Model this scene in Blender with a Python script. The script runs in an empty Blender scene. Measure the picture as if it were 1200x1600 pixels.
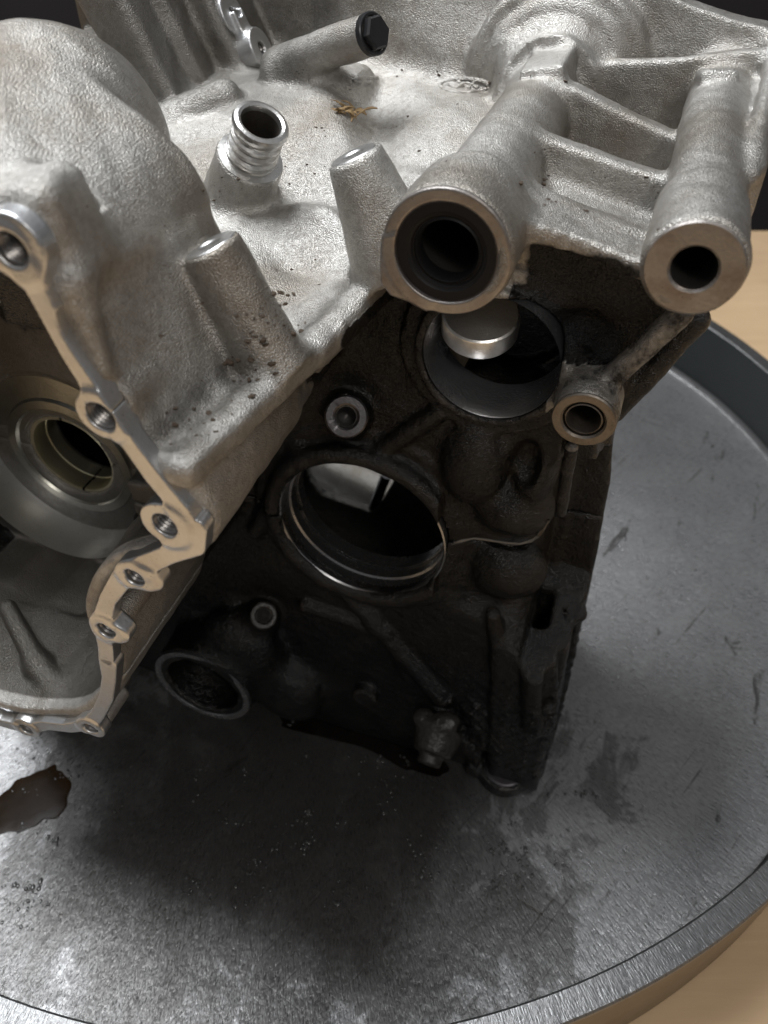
import bpy, bmesh, math, random
import numpy as np
from mathutils import Vector, Matrix

random.seed(7)
rng = np.random.default_rng(7)
scene = bpy.context.scene
COL = scene.collection

# ------------------------------------------------------------------ camera
FPX = 1300.0                       # focal length in photo pixels (1200 x 1600)
PITCH = math.radians(43.3)
CAMH = 0.450                       # metres above the tray floor
cam_d = bpy.data.cameras.new('camera')
cam = bpy.data.objects.new('camera', cam_d)
COL.objects.link(cam)
cam.location = (0, 0, CAMH)
cam.rotation_euler = (math.radians(90) - PITCH, 0, 0)
cam_d.sensor_fit = 'VERTICAL'
cam_d.sensor_height = 32.0
cam_d.lens = FPX / 1600 * 32.0
cam_d.clip_start = 0.01
cam_d.clip_end = 50
cam_d.dof.use_dof = True
cam_d.dof.focus_distance = 0.315
cam_d.dof.aperture_fstop = 11.0
scene.camera = cam

# ------------------------------------------------------------------ world, lamps, exposure
world = bpy.data.worlds.new('World')
scene.world = world
world.use_nodes = True
bg = world.node_tree.nodes['Background']
bg.inputs['Color'].default_value = (0.95, 0.96, 1.0, 1)
bg.inputs['Strength'].default_value = 1.0
# the room: a pale ceiling overhead, darker towards the floor
_n = world.node_tree.nodes; _l = world.node_tree.links
_tc = _n.new('ShaderNodeTexCoord'); _sx = _n.new('ShaderNodeSeparateXYZ'); _rp = _n.new('ShaderNodeValToRGB')
_l.new(_tc.outputs['Generated'], _sx.inputs[0]); _mr = _n.new('ShaderNodeMapRange')
_mr.inputs['From Min'].default_value = -1; _mr.inputs['From Max'].default_value = 1
_l.new(_sx.outputs['Z'], _mr.inputs['Value']); _l.new(_mr.outputs[0], _rp.inputs['Fac'])
_rp.color_ramp.elements[0].position = 0.42; _rp.color_ramp.elements[0].color = (0.05, 0.048, 0.047, 1)
_rp.color_ramp.elements[1].position = 0.90; _rp.color_ramp.elements[1].color = (0.30, 0.305, 0.315, 1)
_l.new(_rp.outputs['Color'], bg.inputs['Color'])

def lamp(name, loc, target, sx, sy, power, col, rz=0.0):
    d = bpy.data.lights.new(name, 'AREA')
    d.shape = 'RECTANGLE'; d.size = sx; d.size_y = sy
    d.energy = power; d.color = col
    o = bpy.data.objects.new(name, d); COL.objects.link(o)
    o.location = loc
    o.rotation_euler = (Vector(target) - Vector(loc)).to_track_quat('-Z', 'Y').to_euler() if target else (0, 0, rz)
    return o
# two ceiling fixtures: one behind the engine to the left, one over the photographer's right shoulder
lamp('ceiling_lamp_back', (-0.50, 0.64, 1.55), None, 0.90, 0.62, 28, (0.94, 0.97, 1.0), math.radians(152))
lamp('ceiling_lamp_front', (0.34, -0.86, 1.5), (0.0, 0.35, 0.1), 0.34, 0.34, 6.2, (1.0, 0.96, 0.91))

scene.view_settings.view_transform = 'Standard'
scene.view_settings.look = 'None'
scene.view_settings.gamma = 1.0
scene.view_settings.use_curve_mapping = False
scene.view_settings.exposure = 0.0
scene.cycles.max_bounces = 6
scene.cycles.diffuse_bounces = 3
scene.cycles.glossy_bounces = 4

# ------------------------------------------------------------------ engine frame
# u runs right along the engine's front wall, w goes back into the engine, v is up (all in mm).
YAW = math.radians(18.8)
W0 = 259.2                         # the front wall stands this far from the camera's foot point
cP, sP, cY, sY = math.cos(PITCH), math.sin(PITCH), math.cos(YAW), math.sin(YAW)
HM = CAMH * 1000

def ray(px, py):
    x, y = px - 600, 800 - py
    X, Y, Z = x, FPX * cP + y * sP, y * cP - FPX * sP
    return X * cY - Y * sY, Z, X * sY + Y * cY
def pw(px, py, w=0.0):             # a point of the engine's plane at depth w
    a, b, c = ray(px, py); t = (w + W0) / c
    return (a * t, HM + b * t, w)
def p2(px, py, w=0.0):
    return pw(px, py, w)[:2]
def pv(px, py, v):                 # a point at height v
    a, b, c = ray(px, py); t = (v - HM) / b
    return (a * t, v, c * t - W0)

# ------------------------------------------------------------------ node material helpers
def new_mat(name):
    m = bpy.data.materials.new(name); m.use_nodes = True
    nt = m.node_tree
    return m, nt, nt.nodes['Principled BSDF']
class NT:
    def __init__(s, nt): s.nt = nt; s.n = nt.nodes; s.l = nt.links
    def add(s, t, **kw):
        x = s.n.new(t)
        for k, v in kw.items(): setattr(x, k, v)
        return x
    def link(s, a, b): s.l.new(a, b)
    def coord(s, scale=(1, 1, 1), out='Object', rot=(0, 0, 0)):
        c = s.add('ShaderNodeTexCoord'); m = s.add('ShaderNodeMapping')
        m.inputs['Scale'].default_value = scale; m.inputs['Rotation'].default_value = rot
        s.link(c.outputs[out], m.inputs['Vector']); return m.outputs[0]
    def turned(s, rz, scale):                 # turn first, then stretch
        c = s.add('ShaderNodeTexCoord'); a = s.add('ShaderNodeMapping'); a.inputs['Rotation'].default_value = (0, 0, rz)
        m = s.add('ShaderNodeMapping'); m.inputs['Scale'].default_value = scale
        s.link(c.outputs['Object'], a.inputs['Vector']); s.link(a.outputs[0], m.inputs['Vector']); return m.outputs[0]
    def noise(s, vec, scale, detail=2, rough=0.5, dist=0.0):
        x = s.add('ShaderNodeTexNoise'); x.inputs['Scale'].default_value = scale
        x.inputs['Detail'].default_value = detail; x.inputs['Roughness'].default_value = rough
        x.inputs['Distortion'].default_value = dist
        s.link(vec, x.inputs['Vector']); return x.outputs['Fac']
    def voro(s, vec, scale, feature='F1'):
        x = s.add('ShaderNodeTexVoronoi', feature=feature); x.inputs['Scale'].default_value = scale
        s.link(vec, x.inputs['Vector']); return x
    def ramp(s, fac, stops):
        x = s.add('ShaderNodeValToRGB'); e = x.color_ramp.elements
        while len(e) < len(stops): e.new(0.5)
        for i, (p, c) in enumerate(stops):
            e[i].position = p
            e[i].color = (c, c, c, 1) if not hasattr(c, '__len__') else (*c, 1)
        s.link(fac, x.inputs['Fac']); return x.outputs['Color']
    def math(s, op, a, b=None, clamp=False):
        x = s.add('ShaderNodeMath', operation=op); x.use_clamp = clamp
        for i, q in enumerate((a, b)):
            if q is None: continue
            if hasattr(q, 'is_output'): s.link(q, x.inputs[i])
            else: x.inputs[i].default_value = q
        return x.outputs[0]
    def mix(s, fac, a, b):
        x = s.add('ShaderNodeMix', data_type='RGBA')
        for k, q in ((0, fac), (6, a), (7, b)):
            if hasattr(q, 'is_output'): s.link(q, x.inputs[k])
            elif hasattr(q, '__len__'): x.inputs[k].default_value = (*q, 1)
            else: x.inputs[k].default_value = q
        return x.outputs[2]
    def mixf(s, fac, a, b):
        x = s.add('ShaderNodeMix', data_type='FLOAT')
        for k, q in ((0, fac), (2, a), (3, b)):
            if hasattr(q, 'is_output'): s.link(q, x.inputs[k])
            else: x.inputs[k].default_value = q
        return x.outputs[0]
    def bump(s, h, strength, dist, normal=None):
        x = s.add('ShaderNodeBump'); x.inputs['Strength'].default_value = strength
        x.inputs['Distance'].default_value = dist
        s.link(h, x.inputs['Height'])
        if normal is not None: s.link(normal, x.inputs['Normal'])
        return x.outputs[0]

def mat_cast():
    """sand-cast aluminium that turns into oil-caked black where the 'oil' attribute says so"""
    m, nt, b = new_mat('cast_aluminium'); t = NT(nt)
    v = t.coord()
    at = t.add('ShaderNodeAttribute', attribute_name='oil').outputs['Fac']
    cl = t.noise(v, 130, 4, 0.65)
    edge = t.math('ADD', at, t.math('MULTIPLY', t.math('SUBTRACT', cl, 0.5), 0.9))
    oil = t.ramp(edge, [(0.36, 0.0), (0.62, 1.0)])
    # clean metal
    n1 = t.noise(v, 2600, 2, 0.6); n2 = t.noise(v, 45, 3, 0.6); n3 = t.math('SUBTRACT', 1.0, t.voro(v, 1900).outputs['Distance'])
    base = t.mix(n2, (0.47, 0.45, 0.42), (0.66, 0.65, 0.625))
    base = t.mix(t.ramp(n1, [(0.35, 0.35), (0.65, 0.0)]), base, (0.22, 0.20, 0.175))
    # specks of black dirt, denser in dirty patches
    sp = t.voro(v, 520).outputs['Distance']
    patch = t.ramp(t.noise(v, 28, 3, 0.7), [(0.55, 0.0), (0.75, 1.0)])
    thr = t.math('ADD', t.math('MULTIPLY', patch, 0.20), 0.07)
    speck = t.math('LESS_THAN', t.math('ADD', sp, t.math('MULTIPLY', cl, 0.22)), t.math('ADD', thr, 0.07))
    base = t.mix(t.math('MULTIPLY', speck, 0.85), base, (0.045, 0.035, 0.028))
    mot = t.ramp(t.noise(v, 420, 2, 0.6), [(0.36, 0.34), (0.55, 0.0)])
    base = t.mix(mot, base, (0.23, 0.205, 0.175))
    film = t.ramp(t.noise(v, 16, 4, 0.62), [(0.44, 0.0), (0.68, 0.72)])
    base = t.mix(film, base, (0.20, 0.165, 0.125))
    stn_shade = t.add('ShaderNodeAttribute', attribute_name='stain_shade').outputs['Fac']
    base = t.mix(t.math('MULTIPLY', stn_shade, t.mixf(film, 0.92, 1.0)), base, (0.085, 0.077, 0.065))  # grime, plus the shade of the bell cavity painted in
    # oily metal
    ob = t.mix(t.ramp(t.noise(v, 70, 3, 0.7), [(0.40, 0.0), (0.66, 1.0)]), (0.002, 0.0019, 0.0018), (0.009, 0.0078, 0.0065))
    ob = t.mix(t.ramp(cl, [(0.70, 0.0), (0.76, 0.4)]), ob, (0.13, 0.11, 0.09))
    geo = t.add('ShaderNodeNewGeometry').outputs['Pointiness']
    edgew = t.math('MULTIPLY', t.ramp(geo, [(0.51, 0.0), (0.57, 1.0)]), t.ramp(cl, [(0.46, 0.0), (0.62, 1.0)]))
    ob = t.mix(t.math('MULTIPLY', edgew, 0.40), ob, (0.15, 0.125, 0.10))
    t.link(t.mix(oil, base, ob), b.inputs['Base Color'])
    t.link(t.mixf(oil, 0.88, 0.0), b.inputs['Metallic'])
    r = t.mixf(oil, t.mixf(n2, 0.48, 0.36), t.mixf(cl, 0.36, 0.08))
    t.link(r, b.inputs['Roughness'])
    b.inputs['Specular IOR Level'].default_value = 0.5
    h = t.math('ADD', t.math('MULTIPLY', n3, 0.55), t.math('MULTIPLY', n1, 0.45))
    nb = t.bump(h, 0.8, 0.0006)
    crust = t.noise(v, 240, 3, 0.7)
    nb2 = t.bump(t.math('MULTIPLY', crust, at), 0.6, 0.0022, nb)
    t.link(nb2, b.inputs['Normal'])
    return m

def mat_machined(name, c0, c1, rough=(0.22, 0.42), stain_shade=0.4, stain_col=(0.17, 0.12, 0.085), metallic=0.95, brush=None, scale=60):
    m, nt, b = new_mat(name); t = NT(nt)
    v = t.coord()
    bc = t.coord(brush) if brush else v
    n = t.noise(bc, 900, 3, 0.6); s = t.noise(v, scale, 5, 0.65)
    base = t.mix(n, c0, c1)
    base = t.mix(t.ramp(s, [(0.48, 0.0), (0.72, stain_shade)]), base, stain_col)
    pit = t.math('LESS_THAN', t.voro(v, 420).outputs['Distance'], 0.085)
    base = t.mix(t.math('MULTIPLY', pit, 0.6), base, (0.05, 0.04, 0.03))
    t.link(base, b.inputs['Base Color']); b.inputs['Metallic'].default_value = metallic
    t.link(t.mixf(s, *rough), b.inputs['Roughness'])
    t.link(t.bump(t.math('ADD', n, t.math('MULTIPLY', s, 0.8)), 0.35, 0.0003), b.inputs['Normal'])
    return m

def mat_simple(name, c0, c1, rough=0.5, metallic=0.0, scale=120, bump=0.3, dist=0.0006, spec=0.5):
    m, nt, b = new_mat(name); t = NT(nt); v = t.coord()
    n = t.noise(v, scale, 5, 0.65)
    t.link(t.mix(n, c0, c1), b.inputs['Base Color'])
    b.inputs['Roughness'].default_value = rough; b.inputs['Metallic'].default_value = metallic
    b.inputs['Specular IOR Level'].default_value = spec
    t.link(t.bump(n, bump, dist), b.inputs['Normal'])
    return m

M = {}
M['cast'] = mat_cast()
M['face'] = mat_machined('machined_face', (0.31, 0.285, 0.27), (0.42, 0.395, 0.375), (0.34, 0.5), 0.6, (0.16, 0.105, 0.07))
M['flange'] = mat_machined('flange_face', (0.58, 0.585, 0.59), (0.70, 0.705, 0.71), (0.26, 0.42), 0.35, (0.36, 0.31, 0.25))
M['bright'] = mat_machined('bright_cut', (0.66, 0.66, 0.65), (0.78, 0.78, 0.77), (0.24, 0.42), 0.15)
M['liner'] = mat_machined('bore_liner', (0.70, 0.72, 0.76), (0.84, 0.86, 0.89), (0.16, 0.34), 0.10, (0.10, 0.085, 0.07))
M['dark_liner'] = mat_machined('oily_liner', (0.28, 0.28, 0.285), (0.40, 0.40, 0.405), (0.20, 0.36), 0.4, (0.03, 0.025, 0.02))
M['pipe'] = mat_machined('nipple_aluminium', (0.52, 0.51, 0.49), (0.70, 0.69, 0.67), (0.20, 0.40), 0.55, (0.20, 0.13, 0.08))
M['rust'] = mat_machined('rusty_sleeve', (0.16, 0.14, 0.12), (0.26, 0.235, 0.205), (0.35, 0.6), 0.8, (0.07, 0.045, 0.028))
M['bronze'] = mat_machined('bearing_metal', (0.72, 0.66, 0.46), (0.84, 0.79, 0.60), (0.24, 0.40), 0.15, (0.25, 0.19, 0.10))
M['dull'] = mat_machined('oily_boss_face', (0.10, 0.095, 0.10), (0.17, 0.16, 0.165), (0.32, 0.5), 0.7, (0.03, 0.025, 0.02))
M['rubber'] = mat_simple('seal_rubber', (0.006, 0.0055, 0.006), (0.012, 0.011, 0.011), 0.55, 0, 160, 0.2, 0.0004, 0.25)
M['black'] = mat_simple('black_plug', (0.02, 0.02, 0.022), (0.05, 0.05, 0.052), 0.34, 0.6, 90, 0.2)
M['void'] = mat_simple('dark_bore', (0.012, 0.011, 0.010), (0.03, 0.026, 0.022), 0.6, 0, 150, 0.5)  # near-black colour for the insides of holes
M['thread'] = mat_simple('thread_metal', (0.14, 0.13, 0.125), (0.30, 0.29, 0.28), 0.32, 0.9, 300, 0.4)
M['leaf'] = mat_simple('dry_leaf', (0.10, 0.055, 0.022), (0.40, 0.27, 0.12), 0.7, 0, 380, 0.6)
M['dirt'] = mat_simple('dirt_crumb', (0.03, 0.02, 0.013), (0.10, 0.07, 0.045), 0.85, 0, 600, 0.8)
M['grease'] = mat_simple('greasy_grit', (0.010, 0.009, 0.008), (0.055, 0.048, 0.042), 0.24, 0.1, 220, 0.7, 0.0015)

# ------------------------------------------------------------------ object helpers
def put(name, me, mat, parent=None):
    o = bpy.data.objects.new(name, me); COL.objects.link(o)
    if mat is not None:
        me.materials.append(mat if not isinstance(mat, str) else M[mat])
    if parent is not None: o.parent = parent
    return o
def tag(o, label, cat, group=None, kind=None):
    o['label'] = label; o['category'] = cat
    if group: o['group'] = group
    if kind: o['kind'] = kind
    return o

ENGINE = bpy.data.objects.new('engine_crankcase', None); COL.objects.link(ENGINE)
ENGINE.location = (W0 * sY / 1000, W0 * cY / 1000, 0)
ENGINE.rotation_euler = (0, 0, -YAW)
tag(ENGINE, 'split aluminium engine crankcase with oil-black front wall standing on the round steel tray', 'crankcase')

def to_local(V):                   # (u, v, w) mm  ->  engine-local metres (x=u, y=w, z=v)
    V = np.asarray(V, dtype=np.float64)
    return V[:, [0, 2, 1]] * 0.001

# ------------------------------------------------------------------ distance-field modelling
class Field:
    def __init__(s, lo, hi, res):
        s.res = res; s.lo = np.array(lo, float)
        s.n = np.ceil((np.array(hi) - s.lo) / res).astype(int) + 1
        s.ax = [(s.lo[i] + np.arange(s.n[i]) * res).astype(np.float32) for i in range(3)]
        s.d = np.full(s.n, 30.0, np.float32)
    def sub(s, bb, pad):
        sl = []
        for i in range(3):
            a = int(np.floor((bb[0][i] - pad - s.lo[i]) / s.res)); b = int(np.ceil((bb[1][i] + pad - s.lo[i]) / s.res)) + 1
            a = max(0, min(s.n[i], a)); b = max(0, min(s.n[i], b))
            if b <= a: return None
            sl.append(slice(a, b))
        g = (s.ax[0][sl[0]][:, None, None], s.ax[1][sl[1]][None, :, None], s.ax[2][sl[2]][None, None, :])
        return tuple(sl), g
    def add(s, prim, k=0.0):
        f, bb = prim; q = s.sub(bb, k + 4 * s.res)
        if q is None: return
        sl, g = q; a = s.d[sl]; b = f(*g)
        if k > 0:
            h = np.maximum(k - np.abs(a - b), 0) / k
            s.d[sl] = np.minimum(a, b) - h * h * k * 0.25
        else: s.d[sl] = np.minimum(a, b)
    def cut(s, prim, k=0.0):
        f, bb = prim; q = s.sub(bb, k + 4 * s.res)
        if q is None: return
        sl, g = q; a = s.d[sl]; b = -f(*g)
        if k > 0:
            h = np.maximum(k - np.abs(a - b), 0) / k
            s.d[sl] = np.maximum(a, b) + h * h * k * 0.25
        else: s.d[sl] = np.maximum(a, b)
    def mesh(s, name, clip=None):
        d = s.d
        if clip is not None: d = clip(d, s.ax)
        d = d.copy()
        for i in range(3):
            idx = [slice(None)] * 3
            for e in (0, -1):
                idx[i] = e; d[tuple(idx)] = np.maximum(d[tuple(idx)], 0.3)
                idx[i] = slice(None)
        V, Q = surface_nets(d, s.lo, s.res)
        return quads_mesh(name, V, Q), V

def surface_nets(d, lo, res):
    ins = d < 0
    nx, ny, nz = d.shape
    c = np.zeros((nx - 1, ny - 1, nz - 1), np.uint8)
    for i in (0, 1):
        for j in (0, 1):
            for k in (0, 1):
                c += ins[i:nx - 1 + i, j:ny - 1 + j, k:nz - 1 + k]
    act = (c > 0) & (c < 8)
    I, J, K = np.nonzero(act)
    idx = np.full(act.shape, -1, np.int32); idx[I, J, K] = np.arange(len(I), dtype=np.int32)
    P = np.zeros((len(I), 3), np.float64); C = np.zeros(len(I))
    cv = {}
    for i in (0, 1):
        for j in (0, 1):
            for k in (0, 1): cv[i, j, k] = d[I + i, J + j, K + k].astype(np.float64)
    corners = list(cv)
    for a in corners:
        for ax in range(3):
            if a[ax] == 1: continue
            b = list(a); b[ax] = 1; b = tuple(b)
            va, vb = cv[a], cv[b]; m = (va < 0) != (vb < 0)
            t = np.where(m, va / np.where(m, va - vb, 1), 0)
            for q in range(3):
                P[:, q] += np.where(m, a[q] + (t if q == ax else 0), 0)
            C += m
    P /= C[:, None]
    V = (np.stack([I, J, K], 1) + P) * res + lo
    quads = []
    for ax in range(3):
        sa = [slice(None)] * 3; sb = [slice(None)] * 3
        sa[ax] = slice(0, -1); sb[ax] = slice(1, None)
        A, B = ins[tuple(sa)], ins[tuple(sb)]
        o1, o2 = [q for q in range(3) if q != ax]
        ch = A != B
        e = np.array(np.nonzero(ch))
        ok = (e[o1] > 0) & (e[o2] > 0) & (e[o1] < d.shape[o1] - 1) & (e[o2] < d.shape[o2] - 1)
        e = e[:, ok]
        flip = A[tuple(e)]
        def cell(d1, d2):
            q = e.copy(); q[o1] -= d1; q[o2] -= d2
            return idx[tuple(q)]
        q4 = np.stack([cell(1, 1), cell(0, 1), cell(0, 0), cell(1, 0)], 1)
        if ax == 1: flip = ~flip
        q4 = np.where(flip[:, None], q4, q4[:, ::-1])
        quads.append(q4)
    return V, np.concatenate(quads)

def quads_mesh(name, V, Q, flip=True):
    me = bpy.data.meshes.new(name)
    L = to_local(V)
    if flip: Q = Q[:, ::-1]        # (u,w,v) order mirrors the handedness
    me.vertices.add(len(L)); me.vertices.foreach_set('co', L.astype(np.float32).ravel())
    me.loops.add(Q.size); me.loops.foreach_set('vertex_index', Q.astype(np.int32).ravel())
    me.polygons.add(len(Q)); me.polygons.foreach_set('loop_start', np.arange(0, Q.size, 4, dtype=np.int32))
    me.polygons.foreach_set('use_smooth', np.ones(len(Q), bool))
    me.update(calc_edges=True)
    return me

# --- primitives: each returns (function, bounding box)
def P_box(lo, hi, r=0.0):
    c = [(a + b) / 2 for a, b in zip(lo, hi)]; h = [(b - a) / 2 - r for a, b in zip(lo, hi)]
    def f(u, v, w):
        q = [np.abs(x - c[i]) - h[i] for i, x in enumerate((u, v, w))]
        o = np.sqrt(np.maximum(q[0], 0) ** 2 + np.maximum(q[1], 0) ** 2 + np.maximum(q[2], 0) ** 2)
        return o + np.minimum(np.maximum(np.maximum(q[0], q[1]), q[2]), 0) - r
    return f, (lo, hi)
def P_cw(c, r, w0, w1, rd=0.0, r1=None):      # cylinder or cone along w
    r1 = r if r1 is None else r1; R = max(r, r1)
    def f(u, v, w):
        rr = r + (r1 - r) * np.clip((w - w0) / (w1 - w0), 0, 1)
        a = np.sqrt((u - c[0]) ** 2 + (v - c[1]) ** 2) - rr + rd
        b = np.abs(w - (w0 + w1) / 2) - (w1 - w0) / 2 + rd
        return np.minimum(np.maximum(a, b), 0) + np.sqrt(np.maximum(a, 0) ** 2 + np.maximum(b, 0) ** 2) - rd
    return f, ((c[0] - R, c[1] - R, w0), (c[0] + R, c[1] + R, w1))
def P_cap(a, b, ra, rb=None):                  # capsule
    rb = ra if rb is None else rb
    a = np.array(a, float); b = np.array(b, float); ab = b - a; L2 = float(ab @ ab) + 1e-9
    def f(u, v, w):
        t = np.clip(((u - a[0]) * ab[0] + (v - a[1]) * ab[1] + (w - a[2]) * ab[2]) / L2, 0, 1)
        return np.sqrt((u - a[0] - t * ab[0]) ** 2 + (v - a[1] - t * ab[1]) ** 2 + (w - a[2] - t * ab[2]) ** 2) - (ra + (rb - ra) * t)
    R = max(ra, rb)
    return f, (np.minimum(a, b) - R, np.maximum(a, b) + R)
def P_cyl(a, b, ra, rb=None, rd=0.6):          # flat-ended cylinder between two points
    rb = ra if rb is None else rb
    a = np.array(a, float); b = np.array(b, float); ab = b - a; L = float(np.sqrt(ab @ ab)); n = ab / L
    def f(u, v, w):
        x = (u - a[0]) * n[0] + (v - a[1]) * n[1] + (w - a[2]) * n[2]
        r = np.sqrt(np.maximum((u - a[0]) ** 2 + (v - a[1]) ** 2 + (w - a[2]) ** 2 - x * x, 0))
        p = r - (ra + (rb - ra) * np.clip(x / L, 0, 1)) + rd; q = np.abs(x - L / 2) - L / 2 + rd
        return np.minimum(np.maximum(p, q), 0) + np.sqrt(np.maximum(p, 0) ** 2 + np.maximum(q, 0) ** 2) - rd
    R = max(ra, rb)
    return f, (np.minimum(a, b) - R, np.maximum(a, b) + R)
def P_ell(c, r):
    def f(u, v, w):
        k = np.sqrt(((u - c[0]) / r[0]) ** 2 + ((v - c[1]) / r[1]) ** 2 + ((w - c[2]) / r[2]) ** 2)
        return (k - 1) * min(r)
    return f, (np.array(c) - np.array(r), np.array(c) + np.array(r))
def P_tor(c, R, r, ax=2):                      # ring around the w axis
    def f(u, v, w):
        return np.sqrt((np.sqrt((u - c[0]) ** 2 + (v - c[1]) ** 2) - R) ** 2 + (w - c[2]) ** 2) - r
    return f, ((c[0] - R - r, c[1] - R - r, c[2] - r), (c[0] + R + r, c[1] + R + r, c[2] + r))
def poly2d(X, Y, pts):
    d = np.full(np.broadcast(X, Y).shape, 1e9, np.float32); s = np.ones(d.shape, np.float32)
    n = len(pts); j = n - 1
    for i in range(n):
        ex, ey = pts[j][0] - pts[i][0], pts[j][1] - pts[i][1]
        wx, wy = X - pts[i][0], Y - pts[i][1]
        t = np.clip((wx * ex + wy * ey) / (ex * ex + ey * ey + 1e-9), 0, 1)
        d = np.minimum(d, (wx - ex * t) ** 2 + (wy - ey * t) ** 2)
        c1 = Y >= pts[i][1]; c2 = Y < pts[j][1]; c3 = ex * wy > ey * wx
        fl = (c1 & c2 & c3) | (~c1 & ~c2 & ~c3)
        s = np.where(fl, -s, s); j = i
    return s * np.sqrt(d)
def smooth_poly(pts, n=2):
    p = np.array(pts, float)
    for _ in range(n):
        q = np.roll(p, -1, 0); p = np.stack([0.75 * p + 0.25 * q, 0.25 * p + 0.75 * q], 1).reshape(-1, 2)
    return [tuple(x) for x in p]
def extrude_sd(a, b, r):
    a = a + r; b = b + r
    return np.minimum(np.maximum(a, b), 0) + np.sqrt(np.maximum(a, 0) ** 2 + np.maximum(b, 0) ** 2) - r
def P_pw(pts, w0, w1, r=1.0):                  # (u,v) outline extruded along w
    A = np.array(pts)
    def f(u, v, w):
        return extrude_sd(poly2d(u[:, :, 0], v[:, :, 0], pts)[:, :, None], np.abs(w - (w0 + w1) / 2) - (w1 - w0) / 2, r)
    return f, ((A[:, 0].min(), A[:, 1].min(), w0), (A[:, 0].max(), A[:, 1].max(), w1))
def P_or(c, axes, half, r=1.0):                # turned box
    c = np.array(c, float); ax = [np.array(a, float) / np.linalg.norm(a) for a in axes]
    def f(u, v, w):
        q = [np.abs((u - c[0]) * a[0] + (v - c[1]) * a[1] + (w - c[2]) * a[2]) - half[i] + r for i, a in enumerate(ax)]
        return np.sqrt(np.maximum(q[0], 0) ** 2 + np.maximum(q[1], 0) ** 2 + np.maximum(q[2], 0) ** 2) + np.minimum(np.maximum(np.maximum(q[0], q[1]), q[2]), 0) - r
    e = sum(abs(a) * h for a, h in zip(ax, half))
    return f, (c - e, c + e)

def smooth01(x, a, b):
    t = np.clip((x - a) / (b - a), 0, 1); return t * t * (3 - 2 * t)
def lumps(u, v, w, amp, L):                    # slow unevenness of a sand casting
    k = 2 * math.pi / L
    return amp * (np.sin(k * (u + 0.6 * v) + 1.3) * np.sin(k * (0.8 * v - 0.5 * w) + 0.4) + 0.6 * np.sin(1.9 * k * (w + 0.4 * u) + 2.1) * np.sin(1.7 * k * (v - 0.3 * u)))

# ------------------------------------------------------------------ main casting
PART = 182.0                                   # height of the joint between the two halves
B1 = (-97.4, 182.6); B2 = (-46.0, 284.6); T1 = (-57.0, 337.5); T2 = (12.0, 344.0); CR = (-256.0, 180.0)
CAX = np.array([-0.41, 0.912, 0.0])            # lean of the cylinder studs
CN = np.array([0.912, 0.41, 0.0])

F_ = Field((-312, -2, -122), (44, 412, 172), 1.2)
def deck_h(u, w):
    h = 311 + 0.17 * np.clip(w + 5, -60, 140) + 0.0 * u
    h = h + 7 * np.exp(-(((u + 150) / 40) ** 2 + ((w - 95) / 45) ** 2))
    h = h + 6 * np.exp(-(((u + 85) / 20) ** 2 + ((w - 95) / 26) ** 2))
    h = h - 7 * np.exp(-(((u + 112 + 0.35 * (w - 60)) / 11) ** 2)) * np.exp(-((w - 85) / 40) ** 2)
    h = h + 6.5 * np.exp(-((w - 14 + 0.45 * (u + 110)) / 7) ** 2) * np.exp(-((u + 118) / 16) ** 2)
    h = h - 5 * np.exp(-((w + 6 + 0.3 * (u + 115)) / 8) ** 2) * np.exp(-((u + 118) / 14) ** 2)
    h = h + 4 * np.exp(-((w - 55 + 0.5 * (u + 100)) / 6) ** 2) * np.exp(-((u + 90) / 16) ** 2)
    h = h - 5 * np.exp(-((w - 34) / 9) ** 2) * np.exp(-((u + 150) / 30) ** 2)
    return h + 0.5 * np.sin(u * 0.25 + 1) * np.sin(w * 0.21)
def deck(u, v, w):
    h = deck_h(u, w)
    a = (v - h) * 0.88; b = (h - 9 - v) * 0.88
    d = np.maximum(a, b)
    d = np.maximum(d, -(w + 48)); d = np.maximum(d, w - 165)
    ur = -96.5 + 0.163 * (w + 60)               # right-hand border runs under the ridge
    ur = np.where(w > 0, np.minimum(-87 + 1.2 * w, -40), ur)
    return np.maximum(d, (u - ur) * 0.7)
F_.add((deck, ((-300, 285, -50), (-38, 352, 166))), 3)

# front wall (bearing wall) with its upward tongue under the mounting tubes
wall = [(-300, 0), (-20, 0), p2(838, 1120), p2(850, 1000), p2(842, 930), p2(868, 850), p2(873, 780), p2(878, 690),
        (-8, 262), (3, 285), (14, 310), (14, 336), (-42, 336), (-60, 330), (-86, 311), (-112, 302), (-150, 296), (-300, 296)]
F_.add(P_pw(wall, 0, 12, 1.5), 2)
# right-hand rear flange, side wall
rear = [p2(1092, 470, 34), p2(1000, 590, 34), p2(962, 640, 34), p2(955, 700, 34), p2(950, 770, 34), p2(938, 830, 34), p2(925, 900, 34),
        p2(905, 985, 34), p2(880, 1090, 34), p2(856, 1175, 34), (-60, -1), (-60, 335)]
F_.add(P_pw(rear, 30, 44, 1.5), 1)
F_.add(P_pw([p2(890, 690), (-5, 262), (2, 215), (8, 0), (-30, 0), p2(838, 1120), p2(866, 850)], 6, 36, 2), 4)
for a, b, r in (((905, 740), (925, 800), 5), ((900, 860), (915, 930), 6), ((880, 960), (890, 1040), 6)):
    F_.cut(P_cap(pw(*a, 24), pw(*b, 24), r), 2)
F_.add(P_cap(pw(922, 760, 24), pw(905, 960, 24), 3.5), 4)
# foot, knob and greasy gusset
F_.add(P_box((-36, 0, -6), (4, 9, 22), 2.5), 3)

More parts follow.
